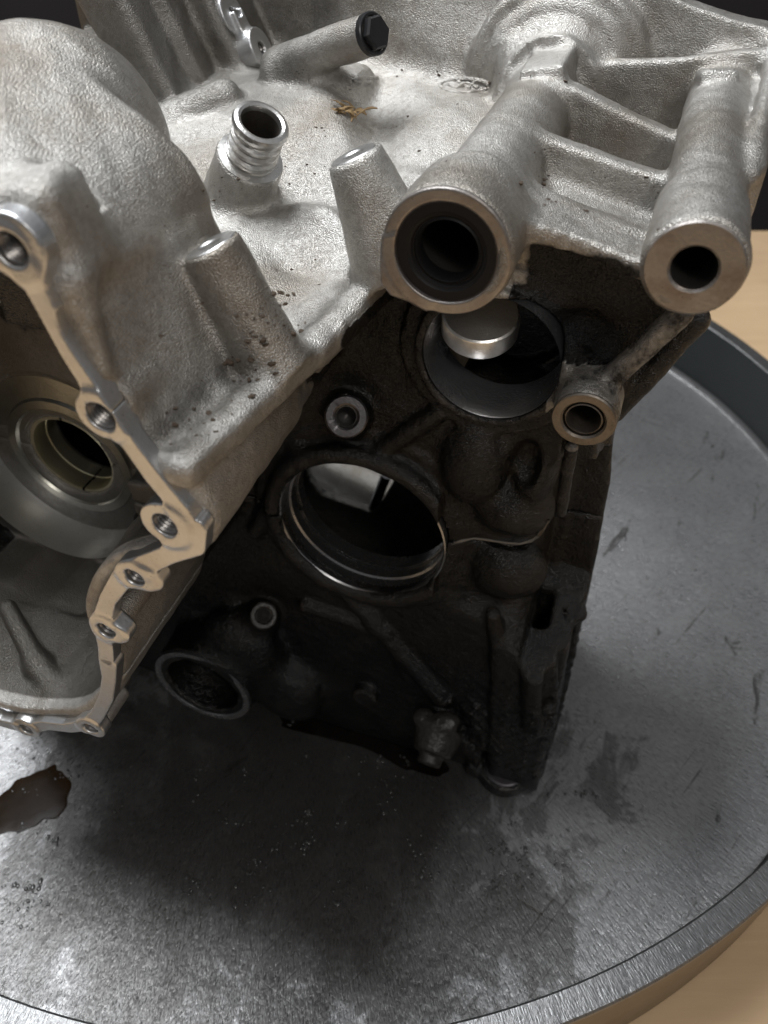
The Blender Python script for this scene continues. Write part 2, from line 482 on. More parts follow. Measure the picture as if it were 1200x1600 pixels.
F_.add(P_cap((-20, 10, 4), (-36, 62, 4), 9, 5), 8)
F_.add(P_cap((-46, 30, 4), (-22, 12, 2), 7, 7), 6)
F_.cut(P_cyl((-15, 8, -2), (-17, 40, -8), 15, 9), 3)
F_.add(P_cyl((-52, 42, 4), (-54, 39, -12), 11, 9.5), 3)
F_.add(P_pw([p2(800, 900), p2(865, 900), p2(872, 1100), (6, 4), (-22, 6), p2(770, 1000)], -6, 4, 3), 4)
F_.add(P_cap(pw(832, 925, -6), pw(838, 1130, -6), 5.5, 7), 3)
F_.cut(P_cap(pw(872, 965, -8), pw(862, 1110, -8), 5.5), 2)
F_.add(P_cyl((-14, 0, 3), (-14, 8, 3), 15.5), 1)
# bosses around the bores
F_.add(P_cw(B1, 48, -5, 3, 2.5), 5)
F_.add(P_tor((B1[0], B1[1], -6), 43.8, 4.0), 1.5)
F_.add(P_cw(B1, 55, -1.5, 3, 1.5), 2)
F_.add(P_cw(B2, 28.5, -7, 3, 1.0), 1.5)
F_.add(P_cw(B2, 35, -2.5, 3, 1.0), 1.5)
F_.add(P_box((-62, 60, 4), (-15, 262, 34), 2), 1)
def corner(u, v, w):                           # the wall falls back towards its right-hand corner
    c = np.interp(u, [-62, -60, -47, -33, -22, -18, -16.5, -15], [-30, -1.5, 6.3, 8.6, 13.5, 22, 31, 40]).astype(np.float32)
    m = smooth01(v, 95, 150) * (1 - smooth01(v, 222, 258))
    return (w - (c * m - 30 * (1 - m))) * 0.55 + 0 * u
F_.cut((corner, ((-62, 95, -30), (16, 258, 31))), 2)
F_.add(P_ell(pw(742, 715, 3), (14, 23, 13)), 4)
F_.add(P_ell(pw(806, 785, 10), (17, 15, 15)), 5)
F_.add(P_ell(pw(842, 725, 10), (9, 20, 14)), 4)
F_.add(P_ell(pw(796, 885, 10), (17, 17, 13)), 4)
F_.cut(P_ell(pw(818, 730, -4), (7, 12, 10)), 2)
F_.cut(P_ell(pw(905, 520, -3), (12, 9, 9)), 4)
F_.cut(P_ell(pw(880, 470, -6), (14, 18, 7)), 6)
for a, b, r in (((545, 925), (690, 1090), 4.5), ((480, 945), (600, 985), 4), ((600, 985), (640, 1060), 3.0), ((690, 640), (600, 700), 4), ((770, 960), (800, 1120), 3.5), ((470, 700), (400, 830), 4)):
    F_.add(P_cap(pw(*a, -1), pw(*b, -1), r), 3)
F_.add(P_cyl(pw(545, 645, 2), pw(541, 651, -13), 11, 8.6), 4)
F_.add(P_cyl(pw(412, 958, 2), pw(412, 962, -13), 9, 7.2), 4)
F_.add(P_cw(p2(575, 1078, 0), 7, -7, 2, 1), 2)
# filter mouth by the tray
FB = (-190.0, 47.0)
F_.add(P_cw(FB, 30, -27, 3, 2), 6)
F_.add(P_ell((-170, 72, -8), (22, 26, 16)), 8)
F_.add(P_ell((-146, 34, -6), (20, 24, 12)), 8)
FCUT = P_cw(FB, 22.5, -40, 40)
# bolt boss with struts on the right
BB = p2(912, 655, -20)
F_.add(P_cyl((BB[0], BB[1] + 3, 26), (BB[0], BB[1], -20), 13, 11, 1), 4)
F_.add(P_cap(pw(1065, 490, -8), pw(945, 600, -8), 4.2, 4.2), 3)
F_.add(P_cap(pw(1085, 500, 8), pw(960, 640, 8), 5), 4)
F_.add(P_cap(pw(893, 700, -8), pw(876, 800, -3), 2.6), 3)

# mounting tubes
F_.add(P_cw(T1, 19.4, -34, -8, 0.8), 2)
F_.add(P_cw((T1[0] + 1, T1[1] + 0.5), 15.2, -34, 126), 9)
F_.add(P_pw([(-76, 340), (-77, 332), (-76.6, 325.5), (-73.5, 321.8), (-68, 320.5), (-60, 318), (-46, 330), (-60, 345)], -33.5, 0, 1.5), 2)
F_.add(P_cap((-60, 322, -20), (-66, 312, 6), 9, 9), 5)
F_.add(P_cw(T2, 12.2, -34, 138, 0.6), 2)
F_.add(P_cw(T2, 13.4, -34, 2, 0.8, 12.2), 6)
F_.add(P_or((-53.5, 351, 97), ((1, 0.18, 0), (-0.18, 1, 0), (0, 0, 1)), (8.5, 6, 13), 1.2), 1.2)
F_.add(P_or((9.0, 354, 102), ((1, 0.1, 0.2), (-0.1, 1, 0.3), (-0.2, -0.3, 1)), (7, 3.4, 8), 2.5), 1)
# webs between the tubes
def sheet(u, v, w):
    h = 341.5 - 0.22 * (u + 31) - 7.5 * smooth01(w + 0.25 * (u + 30), 6, 22)
    d = np.maximum((v - h), (h - 5.5 - v)) * 0.9
    d = np.maximum(d, -(w + 20 - 4 * np.sin((u + 40) * 0.07))); d = np.maximum(d, w - 40)
    return np.maximum(np.maximum(d, -46 - u), u - 14)
F_.add((sheet, ((-46, 318, -24), (14, 352, 42))), 4)
F_.add(P_pw([(-52, 350.5), (-43, 349.5), (-20, 344), (3, 340), (12, 340), (14, 320), (-52, 320)], 34, 42.5, 2.2), 4)
F_.add(P_pw([(-52, 353), (-40, 352), (-20, 345), (2, 338), (12, 338), (14, 312), (-52, 312)], 80.5, 90, 2.4), 4)
F_.add(P_pw([(-48, 351), (-8, 356), (16, 361), (30, 362), (30, 310), (-48, 310)], 115, 121, 1.6), 4)
F_.add(P_pw([(-70, 386), (-30, 378), (-8, 371), (9, 367), (24, 365), (34, 357), (34, 305), (-70, 305)], 138, 145, 1.8), 3)
F_.add(P_box((-50, 306, 4), (14, 318, 140), 2), 5)
F_.add(P_box((23, 322, 24), (28, 352, 142), 2), 4)
F_.add(P_box((12, 318, 30), (26, 330, 142), 2), 4)
F_.add(P_cap((24, 350, 20), (29, 360, 140), 2.5, 4), 4)
for R_, r_ in ((20, 4.5), (27, 4), (34, 4)):
    F_.add(P_tor((T1[0] + 2, T1[1] + 4, 124 + (R_ - 20) * 0.5), R_, r_), 4)
F_.add(P_cw((T1[0] + 2, T1[1] + 4), 20, 112, 134), 5)
F_.add(P_cap((-73, 330, 118), (-70, 351, 124), 8, 7), 5)
# domed back wall
def backw(u, v, w):
    s = 132 + 0.10 * (v - 340) + 0.004 * np.clip(-(u + 105), 0, 90) ** 2 * 1.2 + 8 * np.exp(-((v - 372) / 16) ** 2) * np.exp(-((u + 90) / 30) ** 2)
    d = np.maximum(s - w, w - s - 8) * 0.9
    return np.maximum(np.maximum(d, v - 405), np.maximum(300 - v, np.maximum(u - 30, -176 - u)))
F_.add((backw, ((-176, 300, 105), (30, 405, 172))), 7)
F_.cut(P_pw([(-60, 500), (-60, 384), (-30, 378), (-8, 371), (9, 367), (24, 365), (60, 352), (60, 500)], 110, 172, 0.5), 1)
# oil gallery bar with plug seat
PA, PB = np.array(pw(428, 104, 116)), np.array(pw(582, 53, 92))
F_.add(P_cyl(PA, PB, 7.4, 8.0), 4)
F_.add(P_box((-182, 318, 104), (-134, 342, 124), 5), 8)

# bell of the crank housing
bell = [(-103.2, 276)] + [p2(*q, -114) for q in ((321, 815), (300, 780), (270, 746), (244, 712), (210, 667), (169, 604), (129, 547), (101, 502))] + [(-131, 351), (-137.5, 361.5), (-146, 369.5), (-155, 374.5), (-165, 377),
        (-190, 374), (-320, 340), (-320, 128), (-228, 124), (-184, 142), (-165, 166), (-156, 186), (-156, 205), (-157, 222), (-150, 238), (-140, 252), (-125, 262), (-110, 268)]
bell = smooth_poly(bell, 2)
def bell_u(u, v, w):                           # the bell widens towards the engine
    return u - 6.5 * np.clip((w + 114) / 68, 0, 1) * smooth01(v, 292, 318)
def bell_sd(u, v, w):
    d = np.empty(np.broadcast(u, v, w).shape, np.float32)
    for k_ in range(w.shape[2]):
        wk = float(w[0, 0, k_])
        d[:, :, k_] = poly2d(bell_u(u[:, :, 0], v[:, :, 0], wk), v[:, :, 0] + 0 * u[:, :, 0], bell)
    return d
F_.add((lambda u, v, w: extrude_sd(bell_sd(u, v, w), np.abs(w + 79) - 33, 4.0), ((-312, 118, -112), (-90, 392, -46))), 0)
lowp = [(-320, 305), (-108, 305), (-103, 292), (-103, 276), (-112, 268), (-126, 262), (-141, 252), (-151, 238), (-158, 222), (-157, 205), (-157, 186), (-166, 166), (-185, 142), (-228, 124), (-320, 128)]
F_.add(P_pw(smooth_poly(lowp, 1), -112, 4, 3), 6)
# rear shoulder and second hump
F_.add(P_cap((-182, 352, -92), (-186, 352, -38), 33, 37), 9)
F_.add(P_cap((-150, 330, -48), (-200, 330, -48), 20), 10)
# lug at the upper flange corner
F_.add(P_or((-141, 361, -101), ((1, 0.25, 0.1), (-0.25, 1, 0), (-0.1, 0, 1)), (12, 13.5, 11), 6), 5)
F_.add(P_cap((-131, 352, -109), (-126, 330, -112), 5, 2), 5)
F_.cut(P_box((-330, 150, -130), (-214, 420, -44), 6), 3)
# ridge lip
F_.add(P_cap((-108.5, 303, -113), (-88, 306, 4), 4.4, 4.4), 3)
F_.add(P_or((-103, 303, -55), ((0.985, 0, -0.163), (0, 1, 0), (0.163, 0, 0.985)), (9, 3.2, 60), 1.0), 5)
# stud bosses
b1 = np.array(pw(328, 384, -63)); F_.add(P_cyl(b1 - CAX * 42, b1, 11.5, 8.8), 4)
b2 = np.array(pw(553, 243, -2)); F_.add(P_cyl(b2 - CAX * 40, b2, 17, 9.2), 4)
# hose nipple boss
NA = np.array(pw(391, 248, 26)); ND = np.array((0.46, 0.86, -0.22)); ND /= np.linalg.norm(ND)
F_.add(P_cyl(NA - ND * 26, NA + ND * 0.5, 14.5, 12.6), 5)
# stepped block behind the bell
wv = np.array((0, 0, 1.0))
q = np.array(pw(256, 75, 104)); F_.add(P_or(q + CAX * 30 + wv * 22, (CAX, CN, wv), (50, 11, 22), 4), 3)
SP = np.array(pw(352, 27, 132)); SQ = np.array(pw(397, 80, 132))
cr, cl = float((SP + SQ) @ CN) / 2, float(np.array(pw(305, 105, 120)) @ CN)
q = np.array(pw(362, 70, 120)); q = q + CN * ((cr + cl) / 2 - float(q @ CN))
F_.add(P_or(q + CAX * 33 + wv * 24, (CAX, CN, wv), (48, (cr - cl) / 2, 24), 3), 4)
q = np.array(pw(180, 55, 84)); F_.add(P_or(q + CAX * 20 + wv * 22, (CAX, CN, wv), (60, 12, 22), 5), 4)
F_.add(P_cap(pw(190, 222, 66), pw(350, 156, 92), 8.5), 3)
F_.add(P_box((-312, 300, 158), (-150, 412, 168), 2), 3)

# added inner walls that keep the bores dark, with a window onto the lump
F_.add(P_box((-300, 0, 116), (0, 312, 122), 2), 2)
F_.add(P_box((-312, 90, 40), (-200, 290, 46), 2), 2)
F_.add(P_box((-16, 0, 38), (-9, 312, 120), 2), 2)
F_.add(P_box((-311, 0, -60), (-303, 300, 122), 2), 2)
F_.add(P_box((-70, 296, 10), (0, 310, 122), 2), 2)
F_.cut(P_pw(smooth_poly([p2(*q, 118) for q in ((470, 690), (600, 690), (625, 735), (590, 800), (545, 785), (490, 765))], 1), 100, 140, 1), 0)
F_.cut(P_box((-110, 0, 122), (-70, 60, 150)), 0)

# unevenness
U_, V_, W_ = F_.ax[0][:, None, None], F_.ax[1][None, :, None], F_.ax[2][None, None, :]
F_.d += lumps(U_, V_, W_, 0.28, 46).astype(np.float32) + lumps(U_, W_, V_, 0.14, 17).astype(np.float32)

# crust of old grease on the lower right
sl, g = F_.sub(((-70, 10, -16), (14, 130, 46)), 0)
cr_ = sum(a * np.sin(g[0] * p + 1.7 * i + 0.8 * np.sin(g[1] * q)) * np.sin(g[1] * q + 0.6 * i + np.sin(g[2] * p)) * np.sin(g[2] * (p + q) * 0.5 + i) for i, (p, q, a) in enumerate(((0.5, 0.62, 0.9), (0.93, 0.8, 0.7), (1.5, 1.33, 0.5), (2.1, 2.3, 0.35))))
F_.d[sl] += (cr_ * smooth01(130 - g[1], 0, 60) * smooth01(g[1], 10, 20) * smooth01(g[0], -70, -40)).astype(np.float32)

# hollows, bores
def bell_inner(u, v, w):
    return np.maximum(extrude_sd(bell_sd(u, v, w) + 5.5, np.abs(w + 95) - 42, 3), -302 - u)
F_.cut((bell_inner, ((-312, 120, -122), (-98, 400, -50))), 2)
F_.cut(P_pw([(-302, 134), (-226, 131), (-190, 148), (-172, 170), (-163, 190), (-163, 206), (-164, 224), (-156, 243), (-145, 258), (-128, 268), (-118, 280), (-118, 294), (-302, 294)], -60, -22, 3), 2)
F_.cut(P_cw(CR, 49.5, -60, -1), 0.5)
F_.cut(P_pw([(-302, 190), (-200, 195), (-150, 215), (-140, 270), (-150, 292), (-200, 294), (-302, 294)], -40, -2, 3), 3)
F_.add(P_cap(pw(12, 950, -72), pw(60, 1040, -92), 4, 5), 4)
F_.add(P_cap(pw(60, 1040, -92), pw(105, 1098, -104), 5, 6), 4)
F_.add(P_cap(pw(225, 835, -88), pw(180, 905, -100), 5, 4), 4)
F_.cut(P_cw(CR, 24, -10, 60), 0)
F_.cut(P_cw(B1, 39.6, -20, 40), 0)
F_.cut(P_cw(B2, 25.3, -20, 40), 0)
F_.cut(FCUT, 0)
F_.cut(P_cw(T1, 15.7, -50, -26), 0)
F_.cut(P_cw(T1, 10.5, -50, 60), 0)
F_.cut(P_cw(T2, 6.3, -50, 70), 0)
F_.cut(P_cyl(NA - ND * 20, NA + ND * 10, 8.6), 0)
F_.cut(P_cyl(b1 - CAX * 16, b1 + CAX * 5, 3.4), 0)
F_.cut(P_cyl(b2 - CAX * 16, b2 + CAX * 5, 3.4), 0)
F_.cut(P_cyl(pw(543, 649, 2), pw(541, 651, -30), 4.6), 0)
F_.cut(P_cyl(pw(412, 961, 2), pw(412, 962, -30), 4.2), 0)
F_.cut(P_cyl((BB[0], BB[1] + 2, 20), (BB[0], BB[1], -40), 7.6), 0)
F_.cut(P_cyl((-14, -3, 1), (-14, 20, 1), 5), 0)
FL_HOLES = [(pw(20, 388, -117)[:2], 4.3, 8.6), (pw(158, 650, -117)[:2], 4.6, 7.6), (pw(258, 820, -117)[:2], 4.2, 8.0),
            (pw(212, 900, -117)[:2], 3.6, 6.6), (pw(167, 983, -117)[:2], 3.6, 6.6), (pw(142, 1137, -117)[:2], 3.4, 6.6), (pw(42, 1138, -117)[:2], 3.4, 6.6)]
for c, r, R in FL_HOLES: F_.add(P_cw(c, r + 2.2, -112, -96, 1), 2)
for c, r, R in FL_HOLES: F_.cut(P_cw(c, r, -130, -85), 0)

def oil_shade_attr(me, V):
    u, v, w = V[:, 0], V[:, 1], V[:, 2]
    n = np.sin(u * 0.21 + 1.1) * np.sin(v * 0.17 + 0.3) + 0.6 * np.sin(u * 0.5 + v * 0.37) * np.sin(w * 0.41 + 0.8)
    under = 1 - smooth01(v + n * 3.0, 308, 322)
    right = smooth01(u, -42, -34)
    under = np.maximum(under, right * (1 - smooth01(v + n * 1.5, 331, 338)) * smooth01(w, -24, -14))
    back = smooth01(w + n * 5 + 0.06 * (300 - v), -44, -24)
    o = under * back
    ridge_u = -88 + 0.163 * np.minimum(w, 0)
    deckside = ((w > 3) & (v > 301) & (u < -42)) | ((w <= 3) & (v > 301.5) & (u < ridge_u + 3)) | ((u < -42) & (v > 306) & (w > -34))
    o = np.where(deckside, 0.0, o)
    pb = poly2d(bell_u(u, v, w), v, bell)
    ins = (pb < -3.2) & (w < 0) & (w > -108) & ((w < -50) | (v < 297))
    o = np.where(ins, 0.12 + 0.6 * smooth01(v + n * 6, 235, 280), o)  # upper cavity: oil black also paints in the shade of the recess
    st = np.where(ins, 0.92 - 0.25 * smooth01(w, -45, -25), 0.0)  # cavity shade put into the colour on top of grime
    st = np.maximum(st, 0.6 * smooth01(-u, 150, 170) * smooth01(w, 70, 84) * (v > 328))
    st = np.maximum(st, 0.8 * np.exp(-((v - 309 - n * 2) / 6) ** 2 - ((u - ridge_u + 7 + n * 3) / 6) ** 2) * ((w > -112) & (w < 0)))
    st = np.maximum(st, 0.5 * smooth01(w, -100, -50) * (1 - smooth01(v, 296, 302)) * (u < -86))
    o = np.where((w > 22) & (v > 311) & (u > -48), 0.0, o)
    # side towards the bolt boss is only browned
    o = np.where((u > -24) & (v > 255) & (v < 330) & (w < -5), np.minimum(o, 0.50), o)
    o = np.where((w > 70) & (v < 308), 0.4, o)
    a = me.attributes.new('stain_shade', 'FLOAT', 'POINT'); a.data.foreach_set('value', st.astype(np.float32))
    a = me.attributes.new('oil', 'FLOAT', 'POINT'); a.data.foreach_set('value', o.astype(np.float32))

def clip_up(d, ax):
    return np.maximum(d, (PART + 0.35) - ax[1][None, :, None])
def clip_lo(d, ax):
    return np.maximum(d - 0.35, ax[1][None, :, None] - (PART - 0.35))
me, V = F_.mesh('upper_case', clip_up); oil_shade_attr(me, V); put('upper_case', me, 'cast', ENGINE)
me, V = F_.mesh('lower_case', clip_lo); oil_shade_attr(me, V); put('lower_case', me, 'cast', ENGINE)
print('casting done', len(V))

# ------------------------------------------------------------------ machined pieces
def fine(name, build, lo, hi, res, mat, parent=ENGINE):
    f = Field(lo, hi, res); build(f)
    me, V = f.mesh(name)
    return put(name, me, mat, parent)

# joint flange of the crank housing
def band(f, pts, widths, w0, w1):
    for (a, b), (ra, rb) in zip(zip(pts[:-1], pts[1:]), zip(widths[:-1], widths[1:])):
        a_, b_ = np.array(a), np.array(b); ab = b_ - a_; L2 = ab @ ab
        def fn(u, v, w, a_=a_, ab=ab, L2=L2, ra=ra, rb=rb):
            U2, V2 = u[:, :, 0], v[:, :, 0]
            t = np.clip(((U2 - a_[0]) * ab[0] + (V2 - a_[1]) * ab[1]) / L2, 0, 1)
            d = np.sqrt((U2 - a_[0] - t * ab[0]) ** 2 + (V2 - a_[1] - t * ab[1]) ** 2) - (ra + (rb - ra) * t)
            return extrude_sd(d[:, :, None], np.abs(w - (w0 + w1) / 2) - (w1 - w0) / 2, 0.3)
        R = max(ra, rb)
        f.add((fn, (np.array([min(a[0], b[0]) - R, min(a[1], b[1]) - R, w0]), np.array([max(a[0], b[0]) + R, max(a[1], b[1]) + R, w1]))), 0)
def flange_up(f):
    px = [(-40, 372), (10, 385), (38, 418), (70, 480), (110, 555), (150, 618), (200, 690), (240, 748), (275, 790), (300, 825), (296, 850), (262, 868), (222, 885), (190, 905), (168, 938), (158, 975), (165, 1015), (166, 1032)]
    wd = [5, 5.5, 3.6, 3.0, 3.0, 3.2, 3.2, 3.2, 3.2, 4.6, 5.0, 3.4, 3.8, 3.6, 3.0, 3.6, 3.2, 3.2]
    band(f, [p2(*q, -117) for q in px], wd, -117.2, -111.6)
    for c, r, R in FL_HOLES[:5]: f.add(P_cw(c, R, -117.2, -111.6, 0.4), 3)
    f.add(P_cw(p2(232, 905, -117), 5.2, -117.2, -111.6, 0.4), 2.5)
    f.add(P_cw(p2(184, 990, -117), 4.6, -117.2, -111.6, 0.4), 2.5)
    lim = poly2d(f.ax[0][:, None], f.ax[1][None, :], bell)[:, :, None] - 0.1
    f.d = np.where((f.ax[1][None, :, None] > 288) & (f.ax[1][None, :, None] < 349), np.maximum(f.d, lim), f.d)
    for c, r, R in FL_HOLES[:5]: f.cut(P_cw(c, r, -130, -100), 0.3)
def flange_low(f):
    px = [(168, 1036), (170, 1062), (166, 1090), (152, 1118), (136, 1134), (105, 1138), (70, 1134), (38, 1140), (0, 1130), (-40, 1110)]
    wd = [3.8, 3.0, 3.0, 3.0, 3.4, 3.0, 3.0, 3.4, 3.0, 3.0]
    band(f, [p2(*q, -117) for q in px], wd, -117.2, -111.6)
    for c, r, R in FL_HOLES[5:]: f.add(P_cw(c, R, -117.2, -111.6, 0.4), 2.5)
    for c, r, R in FL_HOLES[5:]: f.cut(P_cw(c, r, -130, -100), 0.3)
fl = fine('joint_flange', flange_up, (-165, 190, -119), (-92, 390, -110), 0.5, 'flange')
fl2 = fine('joint_flange', flange_low, (-250, 105, -119), (-145, 202, -110), 0.5, 'flange')

# generic lathe: profile of (radius, distance along axis) around an axis
def lathe(name, profile, origin, axis, mat, parent=ENGINE, seg=96, arc=(0, 2 * math.pi), jitter=0.0, smooth=True, sharp=30):
    o = np.array(origin, float); n = np.array(axis, float); n /= np.linalg.norm(n)
    t = np.array((0, 1.0, 0)) if abs(n[1]) < 0.9 else np.array((1.0, 0, 0))
    e1 = np.cross(n, t); e1 /= np.linalg.norm(e1); e2 = np.cross(n, e1)
    full = abs(arc[1] - arc[0] - 2 * math.pi) < 1e-6
    ns = seg if full else seg + 1
    V = []
    for i in range(ns):
        a = arc[0] + (arc[1] - arc[0]) * i / seg
        d = e1 * math.cos(a) + e2 * math.sin(a)
        for r, x in profile:
            j = 1 + (random.uniform(-jitter, jitter) if jitter else 0)
            V.append(o + n * x + d * r * j)
    k = len(profile); F = []
    for i in range(seg):
        i2 = (i + 1) % ns
        for j in range(k - 1):
            F.append((i * k + j, i2 * k + j, i2 * k + j + 1, i * k + j + 1))
    me = bpy.data.meshes.new(name)
    me.from_pydata([tuple(x) for x in to_local(np.array(V))], [], F)
    bm = bmesh.new(); bm.from_mesh(me)
    bmesh.ops.remove_doubles(bm, verts=bm.verts, dist=1e-6)
    bmesh.ops.recalc_face_normals(bm, faces=bm.faces)
    for f in bm.faces: f.smooth = smooth
    for e in bm.edges:
        if len(e.link_faces) == 2 and e.calc_face_angle(0) > math.radians(sharp): e.smooth = False
    bm.to_mesh(me); bm.free()
    return put(name, me, mat, parent)
WAX = (0, 0, 1)
def at3(c, w): return (c[0], c[1], w)

# tube 1: end face with its lobe, seal, dark bore
def face1(f):
    f.add(P_cw(T1, 19.6, -36, -33, 0.35), 0)
    f.add(P_pw([(-76.8, 340), (-77.6, 332), (-77.4, 325), (-74, 321), (-68, 319.8), (-62, 317.6), (-55, 330), (-60, 345)], -36, -33, 0.5), 1.5)
    f.cut(P_cw(T1, 15.6, -50, -20), 0.2)
fine('mount_face', face1, (-82, 312, -38), (-34, 362, -31), 0.4, 'face')
seal = lathe('shaft_seal', [(15.7, -30), (15.7, -34.6), (15.2, -35.2), (12.4, -35.2), (11.9, -34.7), (11.2, -34.5), (10.7, -33.6), (10.4, -33.6), (9.7, -34.2), (9.3, -33.4), (9.0, -31.0), (9.8, -27.0)], at3(T1, 0), WAX, 'rubber')
lathe('steel_edge', [(15.75, -33.5), (15.7, -35.25), (15.25, -35.35), (15.2, -34.5)], at3(T1, 0), WAX, 'dull', seal)
lathe('tube_bore', [(15.6, -29), (15.5, -26.5), (10.4, -26.2), (10.3, 58), (0.01, 58)], at3(T1, 0), WAX, 'void')
# tube 2
lathe('mount_face', [(6.2, -33), (6.2, -35.1), (6.9, -35.8), (12.9, -35.8), (13.3, -35.3), (13.3, -33)], at3(T2, 0), WAX, 'face', jitter=0.002)
lathe('tube_bore', [(6.2, -34.5), (6.15, 66), (0.01, 66)], at3(T2, 0), WAX, 'thread')

# bore liners
l1 = lathe('bore_liner', [(40.6, -7.0), (39.9, -7.4), (39.3, -6.6), (39.2, 2.0), (38.2, 2.6), (38.2, 8.0), (39.8, 8.4), (39.8, 10.4), (38.0, 10.8), (37.8, 17.0), (39.4, 17.4), (44, 17.4)], at3(B1, 0), WAX, 'dark_liner', seg=128)
lathe('snap_ring', [(39.6, 8.7), (37.4, 8.7), (37.4, 10.1), (39.6, 10.1)], at3(B1, 0), WAX, 'dark_liner', l1, seg=128, arc=(0.3, 2 * math.pi - 0.1))
lathe('bore_liner', [(25.1, -5.4), (24.9, -4.6), (24.8, 17.5), (29, 18)], at3(B2, 0), WAX, 'liner', seg=128)
# plug disc seen inside the upper bore
DC = np.array(pw(752, 488, 16))
lathe('bearing_plug', [(0.01, 0), (13.8, 0), (14.6, -0.5), (14.8, -1.2), (14.8, -9), (14.2, -10), (0.01, -10)], DC, (0.06, 0.95, -0.30), 'bright')

# crank bearing
M['bearing_wall'] = mat_machined('bearing_wall_metal', (0.26, 0.255, 0.22), (0.38, 0.37, 0.33), (0.22, 0.40), 0.4, (0.08, 0.07, 0.05))
lathe('pocket_band', [(48.9, -24), (48.8, -2.0), (48.2, -0.9)], at3(CR, 0), WAX, 'bright', seg=96, arc=(0.12, math.pi - 0.12))
pk = lathe('bearing_wall', [(48.4, -0.8), (36, -0.8), (35, -2.4), (30.5, -2.6), (29.5, -1.0), (26.5, -0.8), (25.0, 0.6), (24.2, 1.2), (24.2, 22)], at3(CR, 0), WAX, 'bearing_wall', seg=128)
for nm, a0, a1 in (('bearing_shell', 0.03, math.pi - 0.03), ('bearing_shell', math.pi + 0.03, 2 * math.pi - 0.03)):
    lathe(nm, [(24.4, 0.2), (22.4, 0.4), (22.2, 1.2), (22.2, 8.0), (22.7, 8.3), (22.7, 11), (22.2, 11.3), (22.2, 19), (24.4, 19.2)], at3(CR, 0), WAX, 'bronze', seg=48, arc=(a0 + math.pi / 2, a1 + math.pi / 2))

# hose nipple
prof = [(8.4, -6)]
prof = [(12.4, -1.0), (12.3, 0.9), (10.6, 1.2), (9.6, 1.4), (9.3, 2.2), (9.9, 3.4), (9.9, 4.6), (8.9, 5.6), (9.7, 6.8), (9.7, 8.0), (8.8, 9.0), (9.6, 10.2), (9.6, 11.2), (8.8, 12.0), (8.8, 13.0),
        (9.6, 14.2), (10.3, 15.6), (10.4, 16.6), (9.9, 17.7), (8.6, 18.1), (7.6, 17.7), (7.2, 16.5), (7.2, 0)]
nip = lathe('hose_nipple', prof, NA, ND, 'pipe', jitter=0.003)
lathe('nipple_bore', [(7.15, 15.8), (7.1, -14), (0.01, -14)], NA, ND, 'rust', nip)

# stud boss end faces
for c in (b1, b2):
    lathe('boss_face', [(3.2, -1.0), (3.3, 0.15), (3.9, 0.55), (7.6, 0.55), (8.0, 0.2), (8.0, -0.5)], c, CAX, 'bright')
    lathe('stud_hole', [(3.35, 0.0), (3.3, -15), (0.01, -15)], c, CAX, 'void')
# threaded bosses on the dark wall
for c0, c1_, R, r, mt_ in ((pw(545, 645, 2), pw(541, 651, -13), 8.5, 4.5, 'dull'), (pw(412, 958, 2), pw(412, 962, -13), 7.0, 4.1, 'grease')):
    ax = np.array(c0) - np.array(c1_)
    lathe('boss_face', [(r, 0.8), (r + 0.1, -0.1), (r + 0.9, -0.6), (R - 0.6, -0.6), (R, 0), (R, 1.0)], c1_, ax, mt_, jitter=0.012)
    tp = []
    for i in range(9): tp += [(r - 0.1, 0.2 + i * 1.2), (r - 0.6, 0.8 + i * 1.2)]
    lathe('thread', tp + [(0.01, 12)], c1_, ax, 'thread', seg=40)
# bolt sleeve
bs = lathe('bolt_sleeve', [(11.0, 1.2), (11.1, -0.4), (10.6, -0.9), (7.9, -0.9), (7.2, -0.2), (7.1, 3.0), (6.4, 3.3), (6.4, -0.0), (6.0, -0.2), (5.7, 0.6), (5.7, 30), (0.01, 30)], (BB[0], BB[1], -20), (0, 0.04, 1), 'rust', jitter=0.004)
# flange thread holes
for c, r, R in FL_HOLES:
    tp = []
    for i in range(7): tp += [(r - 0.05, -116.2 + i * 1.3), (r - 0.55, -115.5 + i * 1.3)]
    lathe('thread', tp + [(r - 0.3, -90), (0.01, -90)], at3(c, 0), WAX, 'thread', seg=40)
# oil gallery plug: dark hexagon
PD = (PB - PA) / np.linalg.norm(PB - PA)
pl = lathe('gallery_plug', [(8.0, -1.5), (8.0, 0.8), (7.5, 1.2), (6.6, 1.2)], PB, PD, 'black')
lathe('plug_hexagon', [(6.7, 1.0), (6.7, 3.2), (5.8, 4.0), (0.01, 4.0)], PB, PD, 'black', pl, seg=6, smooth=False)
# screw pads on the block
SP = SP + CN * 3.6; SQ = SQ + CN * 3.6
def screw_plate(f):
    for c in (SP, SQ): f.add(P_cyl(c - CN * 8, c + CN * 1.2, 9.2), 2)
    f.add(P_cyl(SP - CN * 8, SP + CN * 1.2, 4), 0)
    f.add(P_or((SP + SQ) / 2 - CN * 3.6, (CAX, CN, wv), (float(np.linalg.norm(SP - SQ)) / 2, 4.6, 4.5), 0.6), 3)
    for c in (SP, SQ): f.cut(P_cyl(c - CN * 6, c + CN * 5, 2.7), 0)
fine('screw_plate', screw_plate, np.minimum(SP, SQ) - 16, np.maximum(SP, SQ) + 16, 0.6, 'flange')
for c in (SP, SQ):
    lathe('thread', [(2.75, 1.0), (2.2, 0.3), (2.6, -0.6), (2.1, -1.4), (2.5, -2.2), (0.01, -4)], c, CN, 'thread', seg=32)

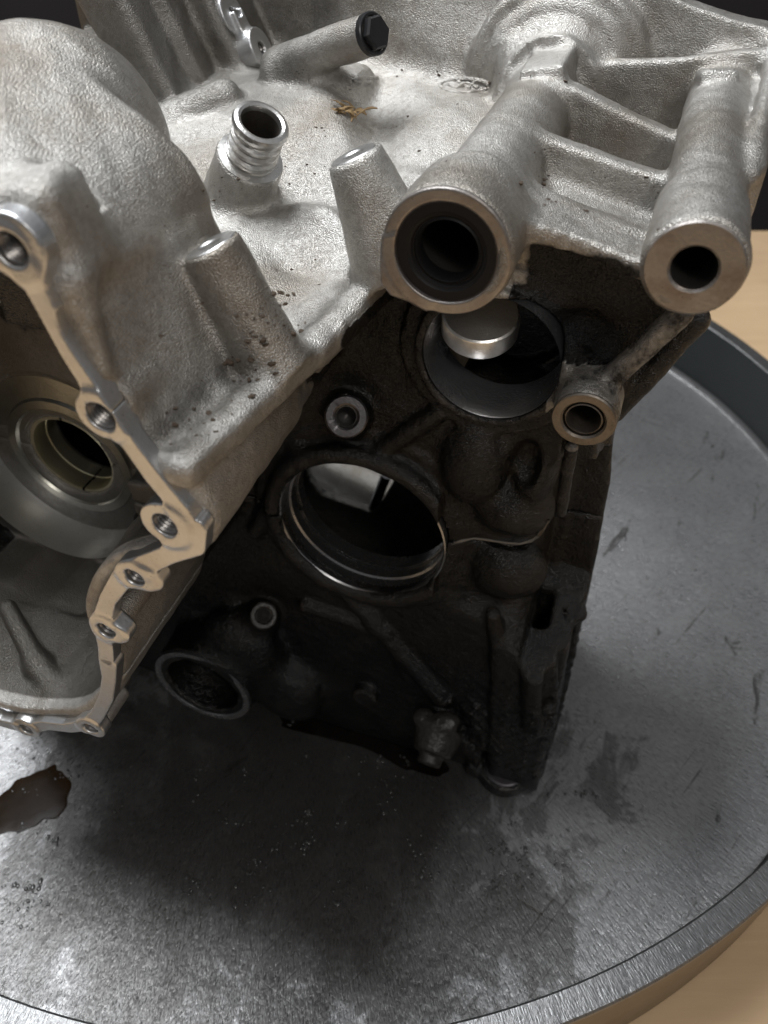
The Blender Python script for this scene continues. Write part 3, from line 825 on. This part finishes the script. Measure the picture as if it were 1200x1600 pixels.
# filter mouth ring
lathe('filter_seat', [(30.2, -26), (29.8, -27.8), (26.5, -27.8), (25.5, -26.5), (23, -26), (22.4, -24), (22.2, 34), (0.01, 34)], at3(FB, 0), WAX, 'dark_liner')

# caked drain knob and foot pad
def knob(f):
    a = np.array((-53.0, 41.0, -6.0)); n_ = np.array((-0.05, -0.42, -0.9)); n_ /= np.linalg.norm(n_)
    f.add(P_cyl(a, a + n_ * 15, 14.5, 10.5, 1.5), 0); f.add(P_cyl(a + n_ * 12, a + n_ * 21, 7.4, 6.6, 1), 2)
    f.add(P_ell(a + (-10, 8, -1), (6, 5, 5)), 5); f.add(P_ell(a + (4, 12, -1), (7, 4, 5)), 5)
    u, v, w = f.ax[0][:, None, None], f.ax[1][None, :, None], f.ax[2][None, None, :]
    f.d += (0.22 * np.sin(u * 1.1 + np.sin(v)) * np.sin(v * 1.2 + 1) * np.sin(w * 1.0) + 0.14 * np.sin(u * 2.3) * np.sin(v * 2.6 + w * 2)).astype(np.float32)
    f.cut(P_cyl(a + n_ * 18, a + n_ * 26, 3.2), 0.5)
fine('drain_knob', knob, (-78, 10, -40), (-30, 66, 4), 0.8, 'grease')
lathe('foot_pad', [(4.6, -6), (4.8, 0.2), (5.4, 0.8), (11.0, 0.7), (11.8, 0.0), (12.0, -4)], (-14, 8.8, 1), (0, 1, 0), 'dull', jitter=0.012)

# foundry marks: raised strokes following the deck
def raised(name, strokes, r=0.85):
    bmx = bmesh.new()
    for st in strokes:
        ring_prev = None
        for i, (u, v, w) in enumerate(st):
            a = st[max(0, i - 1)]; b = st[min(len(st) - 1, i + 1)]
            dx, dy = b[0] - a[0], b[2] - a[2]; L = math.hypot(dx, dy) or 1; nx, ny = -dy / L, dx / L
            ring = []
            for k in range(6):
                an = math.pi * k / 5
                ring.append(bmx.verts.new(((u + nx * r * math.cos(an)) / 1000, (w + ny * r * math.cos(an)) / 1000, (v - 0.35 + r * math.sin(an) * 1.5) / 1000)))
            if ring_prev:
                for k in range(5): bmx.faces.new((ring_prev[k], ring_prev[k + 1], ring[k + 1], ring[k]))
            ring_prev = ring
    bmesh.ops.recalc_face_normals(bmx, faces=bmx.faces)
    for f in bmx.faces: f.smooth = True
    me = bpy.data.meshes.new(name); bmx.to_mesh(me); bmx.free()
    return put(name, me, 'cast', ENGINE)
def field_at(p):
    q = [min(max((p[i] - F_.lo[i]) / F_.res, 0), F_.n[i] - 2) for i in range(3)]
    a = [int(x) for x in q]; t = [x - y for x, y in zip(q, a)]
    c = F_.d[a[0]:a[0] + 2, a[1]:a[1] + 2, a[2]:a[2] + 2].astype(float)
    c = c[0] * (1 - t[0]) + c[1] * t[0]; c = c[0] * (1 - t[1]) + c[1] * t[1]
    return c[0] * (1 - t[2]) + c[1] * t[2]
def skin(px, py):                              # first point of the casting on the line of sight
    d = np.array(ray(px, py)); d /= np.linalg.norm(d); o_ = np.array((0, HM, -W0)); t = 120.0
    while t < 520:
        if field_at(o_ + d * t) < 0: break
        t += 1.4
    a, b = t - 1.4, t
    for _ in range(5):
        m = (a + b) / 2
        if field_at(o_ + d * m) < 0: b = m
        else: a = m
    return o_ + d * a
def interp(pts, n=6):
    out = []
    for a, b in zip(pts[:-1], pts[1:]):
        for i in range(n): out.append(tuple(a[q] + (b[q] - a[q]) * i / n for q in range(3)))
    return out + [pts[-1]]
sg = [[(590, 122), (560, 122), (553, 126), (560, 129), (580, 129), (580, 133), (545, 137), (540, 134)]]
raised('foundry_mark', [interp([skin(*p) for p in s]) for s in sg])
ov = [[(726 + 38 * math.cos(a), 134 + 11 * math.sin(a)) for a in np.linspace(0, 2 * math.pi, 25)],
      [(700, 131), (712, 138), (730, 130), (748, 137)], [(716, 127), (722, 133), (735, 138)], [(742, 128), (734, 133)]]
raised('foundry_mark', [interp([skin(*p) for p in s], 3) for s in ov])

# pale lump and rod seen through the big bore (inside of the far housing wall)
def lump(f):
    c = np.array(pw(548, 742, 172))
    f.add(P_cap(c + (-40, 6, 8), c + (34, -8, -4), 15, 13), 4)
    f.add(P_cap(c + (-6, -20, 8), c + (30, -26, 0), 10, 7), 6)
    f.add(P_cap(c + (-40, -30, 26), c + (40, -36, 22), 16, 16), 8)
    f.d += 0
c_ = np.array(pw(548, 742, 172))
lp = fine('inner_casting', lump, (c_[0] - 70, -2, 150), (c_[0] + 70, c_[1] + 40, 205), 1.4, 'cast')
lathe('inner_rod', [(0.01, 0), (3.5, 0), (3.5, 90), (0.01, 90)], pw(604, 742, 120), np.array(pw(560, 850, 120)) - np.array(pw(604, 742, 120)), 'dark_liner', seg=24)

# ------------------------------------------------------------------ round steel tray
TC = (-0.0464, 0.4767); TR, TH, TWD = 0.3787, 0.0614, 0.0125
def mat_tray(name, rim=False):
    m, nt, b = new_mat(name); t = NT(nt)
    v = t.coord()
    c = t.add('ShaderNodeTexCoord')
    sep = t.add('ShaderNodeSeparateXYZ'); t.link(c.outputs['Object'], sep.inputs[0])
    # radial-stroke coordinates: grinding marks run outwards from the middle
    ang = t.math('ARCTAN2', sep.outputs[1], sep.outputs[0])
    rad = t.math('SQRT', t.math('ADD', t.math('POWER', sep.outputs[0], 2), t.math('POWER', sep.outputs[1], 2)))
    cmb = t.add('ShaderNodeCombineXYZ'); t.link(t.math('MULTIPLY', ang, 0.38), cmb.inputs[0]); t.link(t.math('MULTIPLY', rad, 0.14), cmb.inputs[1])
    br = t.noise(cmb.outputs[0], 1400, 2, 0.7)
    br2 = t.noise(cmb.outputs[0], 420, 2, 0.7)
    mid = t.noise(v, 34, 4, 0.7)
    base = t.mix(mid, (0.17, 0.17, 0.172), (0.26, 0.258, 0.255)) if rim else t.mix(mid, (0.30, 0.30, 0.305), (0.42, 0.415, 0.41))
    base = t.mix(t.ramp(br, [(0.35, 0.5), (0.6, 0.0)]), base, (0.14, 0.14, 0.14))
    if not rim:
        # oil film, spread where the engine drips
        d = t.add('ShaderNodeVectorMath', operation='DISTANCE'); t.link(c.outputs['Object'], d.inputs[0])
        d.inputs[1].default_value = (-0.005, -0.235, 0)
        sh = t.math('SUBTRACT', 0.62, t.math('MULTIPLY', d.outputs['Value'], 2.2))
        film = t.ramp(t.math('ADD', sh, t.math('MULTIPLY', t.math('SUBTRACT', t.noise(t.coord((1, 0.6, 1), rot=(0, 0, -0.4)), 20, 5, 0.70, 0.8), 0.5), 1.15)), [(0.25, 0.0), (0.30, 0.70), (0.50, 1.0)])
        base = t.mix(t.math('MULTIPLY', film, 0.72), base, (0.040, 0.035, 0.030))
        # dark scuffs
        sc = t.ramp(t.noise(t.turned(0.5, (1, 0.3, 1)), 60, 4, 0.75, 0.6), [(0.63, 0.0), (0.70, 0.8)])
        base = t.mix(sc, base, (0.06, 0.055, 0.052))
    t.link(base, b.inputs['Base Color']); b.inputs['Metallic'].default_value = 0.78
    r = t.math('ADD', t.mixf(mid, 0.24, 0.40), t.math('MULTIPLY', t.math('SUBTRACT', br, 0.5), 0.35))
    t.link(r, b.inputs['Roughness'])
    # long scratches
    scr = t.ramp(t.noise(t.turned(0.75, (1, 0.02, 1)), 330, 2, 0.5), [(0.66, 0.0), (0.70, 1.0)])
    scr2 = t.ramp(t.noise(t.turned(-1.0, (1, 0.025, 1)), 260, 2, 0.5), [(0.67, 0.0), (0.71, 1.0)])
    s1 = t.math('SUBTRACT', 1.0, t.math('MULTIPLY', t.math('ADD', scr, scr2), t.ramp(mid, [(0.48, 0.0), (0.60, 1.0)])))
    base = t.mix(t.math('MULTIPLY', t.math('SUBTRACT', 1.0, s1), 0.6), base, (0.07, 0.065, 0.06))
    t.link(base, b.inputs['Base Color'])
    h = t.math('ADD', t.math('MULTIPLY', br, 0.8), t.math('ADD', t.math('MULTIPLY', br2, 0.6), t.math('MULTIPLY', s1, 0.15)))
    nb = t.bump(h, 0.45 if rim else 0.7, 0.0007)
    t.link(t.bump(mid, 0.25, 0.002, nb), b.inputs['Normal'])
    return m
M['tray'] = mat_tray('ground_steel_floor'); M['tray_rim'] = mat_tray('ground_steel_rim', True)
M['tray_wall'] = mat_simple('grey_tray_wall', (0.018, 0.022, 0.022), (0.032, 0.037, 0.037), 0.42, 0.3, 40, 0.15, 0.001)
M['tray_out'] = mat_simple('brown_tray_side', (0.16, 0.12, 0.08), (0.26, 0.21, 0.15), 0.45, 0.6, 60, 0.3, 0.001)
TRAY = bpy.data.objects.new('round_tray', None); COL.objects.link(TRAY); TRAY.location = (*TC, 0)
tag(TRAY, 'large round steel tray with raised rim, scratched and oily, under the engine', 'tray')
def ring_mesh(name, prof, mat, seg=256, parent=TRAY, closed_center=False, wob=0.0):
    V = []; F = []; k = len(prof)
    for i in range(seg):
        a = 2 * math.pi * i / seg
        wv_ = 1 + wob * (math.sin(a * 7) + math.sin(a * 17 + 1) * 0.5)
        for r, z in prof: V.append((r * wv_ * math.cos(a), r * wv_ * math.sin(a), z))
    for i in range(seg):
        j = (i + 1) % seg
        for q_ in range(k - 1): F.append((i * k + q_, j * k + q_, j * k + q_ + 1, i * k + q_ + 1))
    me = bpy.data.meshes.new(name); me.from_pydata(V, [], F)
    bm = bmesh.new(); bm.from_mesh(me); bmesh.ops.remove_doubles(bm, verts=bm.verts, dist=1e-6); bmesh.ops.recalc_face_normals(bm, faces=bm.faces)
    for f in bm.faces: f.smooth = True
    for e in bm.edges:
        if len(e.link_faces) == 2 and e.calc_face_angle(0) > math.radians(35): e.smooth = False
    bm.to_mesh(me); bm.free()
    return put(name, me, mat, parent)
ring_mesh('tray_floor', [(0, -0.0005), (0.1, -0.0005), (0.2, -0.0005), (0.3, -0.0005), (TR - 0.010, -0.0003), (TR - 0.004, 0.0010)], 'tray')
ring_mesh('weld_fillet', [(TR - 0.0045, 0.0006), (TR - 0.002, 0.0025), (TR - 0.0004, 0.006)], 'tray_rim', wob=0.0004)
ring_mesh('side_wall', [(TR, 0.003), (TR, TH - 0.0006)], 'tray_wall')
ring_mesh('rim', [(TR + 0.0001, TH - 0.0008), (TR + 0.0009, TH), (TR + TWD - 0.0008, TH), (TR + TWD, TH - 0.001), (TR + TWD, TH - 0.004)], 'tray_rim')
ring_mesh('outer_side', [(TR + TWD - 0.0002, TH - 0.0038), (TR + TWD - 0.002, -0.012), (TR + TWD - 0.006, -0.016), (TR - 0.03, -0.016)], 'tray_out')

# ------------------------------------------------------------------ bench and dark surroundings
def mat_bench():
    m, nt, b = new_mat('bench_wood'); t = NT(nt); v = t.coord()
    g = t.noise(t.coord((1, 9, 1)), 9, 5, 0.6, 0.5); s = t.noise(v, 5, 4, 0.6)
    base = t.mix(g, (0.60, 0.41, 0.235), (0.74, 0.53, 0.32))
    base = t.mix(t.ramp(s, [(0.45, 0.0), (0.75, 0.4)]), base, (0.40, 0.26, 0.14))
    t.link(base, b.inputs['Base Color']); b.inputs['Roughness'].default_value = 0.6
    t.link(t.bump(g, 0.2, 0.002), b.inputs['Normal']); return m
M['bench'] = mat_bench()
M['room'] = mat_simple('dark_room', (0.022, 0.018, 0.018), (0.04, 0.034, 0.034), 0.8, 0, 3, 0.0)
def box_obj(name, lo, hi, mat, bev=0.0):
    bm = bmesh.new(); bmesh.ops.create_cube(bm, size=1)
    for q_ in bm.verts: q_.co = [lo[i] + (hi[i] - lo[i]) * (q_.co[i] + 0.5) for i in range(3)]
    if bev: bmesh.ops.bevel(bm, geom=bm.edges[:], offset=bev, segments=2, affect='EDGES')
    me = bpy.data.meshes.new(name); bm.to_mesh(me); bm.free()
    return put(name, me, mat)
o = box_obj('workbench', (-1.1, -0.6, -0.056), (1.6, 1.02, -0.016), 'bench', 0.004)
tag(o, 'tan wooden workbench top under and beside the round tray', 'workbench')
o = box_obj('back_wall', (-3, 2.4, -0.9), (4, 2.5, 2.0), 'room'); o['kind'] = 'structure'
o = box_obj('floor', (-3, -1.2, -0.95), (4, 2.5, -0.9), 'room'); o['kind'] = 'structure'

# ------------------------------------------------------------------ drips, drops, scraps
M['oil'] = mat_simple('dark_oil', (0.009, 0.0048, 0.002), (0.030, 0.016, 0.007), 0.20, 0, 90, 0.1, 0.0006, 0.06)
def ground(px, py, z=0.0):
    x, y = px - 600, 800 - py
    X, Y, Z = x, FPX * cP + y * sP, y * cP - FPX * sP
    t = (CAMH - z) / -Z
    return X * t, Y * t
M['black_oil'] = mat_simple('black_oil', (0.003, 0.0025, 0.002), (0.007, 0.005, 0.004), 0.10, 0, 60, 0.1, 0.0006, 0.4)
def puddle(name, px, label, mat_='oil'):
    pts = [ground(*p) for p in px]
    p = np.array(smooth_poly(pts, 3)); c = p.mean(0)
    k_ = np.arange(len(p)) * 2 * math.pi / len(p); wob = 1 + 0.07 * np.sin(k_ * 3 + 1) + 0.05 * np.sin(k_ * 7 + 0.5) + 0.03 * np.sin(k_ * 13)
    p = c + (p - c) * wob[:, None]
    bm = bmesh.new(); rings = []
    for s, z in ((1.0, 0.00003), (0.98, 0.00008), (0.94, 0.00012), (0.6, 0.00014)):
        rings.append([bm.verts.new((c[0] + (q[0] - c[0]) * s, c[1] + (q[1] - c[1]) * s, z)) for q in p])
    n = len(p)
    for a, b in zip(rings[:-1], rings[1:]):
        for i in range(n): bm.faces.new((a[i], a[(i + 1) % n], b[(i + 1) % n], b[i]))
    bm.faces.new(rings[-1]); bmesh.ops.recalc_face_normals(bm, faces=bm.faces)
    for f in bm.faces: f.smooth = True
    me = bpy.data.meshes.new(name); bm.to_mesh(me); bm.free()
    return tag(put(name, me, mat_), label, 'oil puddle')
puddle('oil_puddle', [(8, 1235), (40, 1215), (85, 1192), (100, 1200), (108, 1240), (95, 1275), (60, 1290), (20, 1300), (-20, 1300), (-20, 1255)], 'small dark brown oil puddle on the tray below the joint flange')
puddle('oil_puddle', [(430, 1115), (480, 1108), (560, 1125), (640, 1150), (700, 1185), (690, 1215), (640, 1210), (580, 1170), (500, 1150), (440, 1140)], 'dark oil puddle seeping out under the front wall of the engine', 'black_oil')

def drops(name, spots, mat, label, cat):
    bm = bmesh.new()
    for x, y, r, hgt in spots:
        mt = Matrix.Translation((x, y, 0.0)) @ Matrix.Diagonal((r, r * random.uniform(0.9, 1.8), hgt, 1))
        bmesh.ops.create_icosphere(bm, subdivisions=2, radius=1, matrix=mt)
    for f in bm.faces: f.smooth = True
    me = bpy.data.meshes.new(name); bm.to_mesh(me); bm.free()
    o = put(name, me, mat); tag(o, label, cat, kind='stuff'); return o
sp = []
for cx_, cy_, sx_, sy_, n in ((475, 1150, 20, 15, 3), (640, 1290, 150, 70, 16), (380, 1290, 140, 60, 10), (75, 1250, 50, 35, 4), (760, 1360, 90, 40, 4), (420, 1400, 150, 35, 8), (50, 1390, 40, 25, 4), (560, 1180, 80, 25, 5)):
    for _ in range(n):
        kx, ky = random.gauss(cx_, sx_), random.gauss(cy_, sy_); dx, dy = random.uniform(4, 26), random.uniform(3, 10)
        for _ in range(random.randint(3, 14)):
            x, y = ground(random.gauss(kx, dx), random.gauss(ky, dy))
            r = random.choice((0.0003, 0.0004, 0.0005, 0.0007, 0.0010)) * random.uniform(0.8, 1.2)
            sp.append((x, y, r, r * 0.45))
M['drop'] = mat_simple('oil_drop', (0.05, 0.05, 0.05), (0.09, 0.088, 0.085), 0.06, 0.2, 50, 0.0, 0.0001, 0.8)
drops('oil_drops', sp, 'drop', 'tiny shiny oil droplets scattered over the tray in front of the engine', 'droplets')

# dried sealant squeezed out of the joint
M['sealant'] = mat_simple('dry_sealant', (0.06, 0.05, 0.04), (0.24, 0.21, 0.17), 0.6, 0, 300, 0.5)
def seam():
    px = [(694, 851), (705, 850), (720, 845), (740, 841), (765, 844), (790, 848), (812, 850), (830, 845), (842, 836), (851, 824), (857, 812)]
    pts = [skin(*p) for p in px]; bm = bmesh.new(); prev = None
    for i, p in enumerate(pts):
        a, b = pts[max(0, i - 1)], pts[min(len(pts) - 1, i + 1)]; d = (b - a) / np.linalg.norm(b - a)
        e1 = np.cross(d, (0, 1, 0)); e1 /= np.linalg.norm(e1); e2 = np.cross(d, e1); r = random.uniform(0.45, 1.0)
        ring_ = [bm.verts.new(tuple(to_local((p + (e1 * math.cos(k * math.pi / 3) + e2 * math.sin(k * math.pi / 3)) * r)[None])[0])) for k in range(6)]
        if prev:
            for k in range(6): bm.faces.new((prev[k], prev[(k + 1) % 6], ring_[(k + 1) % 6], ring_[k]))
        prev = ring_
    bmesh.ops.recalc_face_normals(bm, faces=bm.faces)
    for f in bm.faces: f.smooth = True
    me = bpy.data.meshes.new('joint_sealant'); bm.to_mesh(me); bm.free()
    put('joint_sealant', me, 'sealant', ENGINE)
seam()

# dried leaf scrap on the deck
def leaf(px, py):
    u, v, w = skin(px, py)
    bm = bmesh.new()
    for i in range(16):
        a = random.uniform(0, math.pi * 2); L = random.uniform(4, 11); wd = random.uniform(0.35, 1.5); up = random.uniform(-0.15, 0.6)
        ox, oy = random.gauss(0, 2.5), random.gauss(0, 2.5)
        d = Vector((math.cos(a), math.sin(a), up)).normalized(); s_ = Vector((-math.sin(a), math.cos(a), random.uniform(-0.6, 0.6))).normalized()
        p0 = Vector((u + ox, w + oy, v + 0.9))
        top = []; bot = []
        for k in range(5):
            t_ = k / 4; wd_ = wd * math.sin(math.pi * (0.12 + 0.80 * t_)) * random.uniform(0.7, 1.2)
            pc = p0 + d * L * t_ + Vector((0, 0, 1.6 * math.sin(t_ * 3)))
            top.append([bm.verts.new((pc + s_ * e * wd_) / 1000) for e in (-1, 0.1, 1)])
            bot.append([bm.verts.new((pc + s_ * e * wd_ - Vector((0, 0, 0.35))) / 1000) for e in (-1, 0.1, 1)])
        for k in range(4):
            for e in (0, 1):
                bm.faces.new((top[k][e], top[k][e + 1], top[k + 1][e + 1], top[k + 1][e]))
                bm.faces.new((bot[k][e], bot[k + 1][e], bot[k + 1][e + 1], bot[k][e + 1]))
            bm.faces.new((top[k][0], top[k + 1][0], bot[k + 1][0], bot[k][0]))
            bm.faces.new((top[k][2], bot[k][2], bot[k + 1][2], top[k + 1][2]))
    me = bpy.data.meshes.new('dry_leaf_scrap'); bm.to_mesh(me); bm.free()
    o = put('dry_leaf_scrap', me, 'leaf')
    o.location = ENGINE.location; o.rotation_euler = ENGINE.rotation_euler
    return tag(o, 'crumpled brown dry leaf scrap lying on the silver top deck', 'leaf scrap')
leaf(542, 183)

# dirt crumbs caught along the seams of the casting
def crumbs():
    bm = bmesh.new()
    for cx, cy_, sx, sy_, n, big in ((420, 500, 30, 30, 46, 0.9), (375, 575, 28, 22, 36, 1.0), (310, 655, 30, 25, 20, 0.8), (345, 290, 25, 12, 14, 0.6), (470, 270, 18, 8, 10, 0.5),
                                (545, 205, 35, 14, 26, 0.5), (850, 270, 12, 30, 26, 0.7), (720, 115, 70, 8, 22, 0.6), (640, 180, 80, 40, 16, 0.5), (950, 320, 60, 30, 18, 0.5), (240, 420, 80, 90, 22, 0.4), (440, 430, 30, 40, 22, 0.6)):
        for _ in range(n):
            p = skin(random.gauss(cx, sx), random.gauss(cy_, sy_))
            r = random.choice((0.15, 0.2, 0.3, 0.4, 0.6, 1.1)) * random.uniform(0.8, 1.2) * big * 0.0011
            mt = Matrix.Translation((p[0] / 1000, p[2] / 1000, p[1] / 1000)) @ Matrix.Rotation(random.random() * 6, 4, 'Z') @ Matrix.Diagonal((r * random.uniform(0.8, 2.0), r, r * random.uniform(0.4, 0.8), 1))
            vs = bmesh.ops.create_icosphere(bm, subdivisions=1, radius=1, matrix=mt)['verts']
            for q in vs: q.co += Vector((random.uniform(-1, 1), random.uniform(-1, 1), random.uniform(-1, 1))) * r * 0.28
    me = bpy.data.meshes.new('dirt_crumbs'); bm.to_mesh(me); bm.free()
    o = put('dirt_crumbs', me, 'dirt'); o.location = ENGINE.location; o.rotation_euler = ENGINE.rotation_euler
    tag(o, 'dark dirt crumbs caught along the seams of the silver casting', 'dirt', kind='stuff')
crumbs()
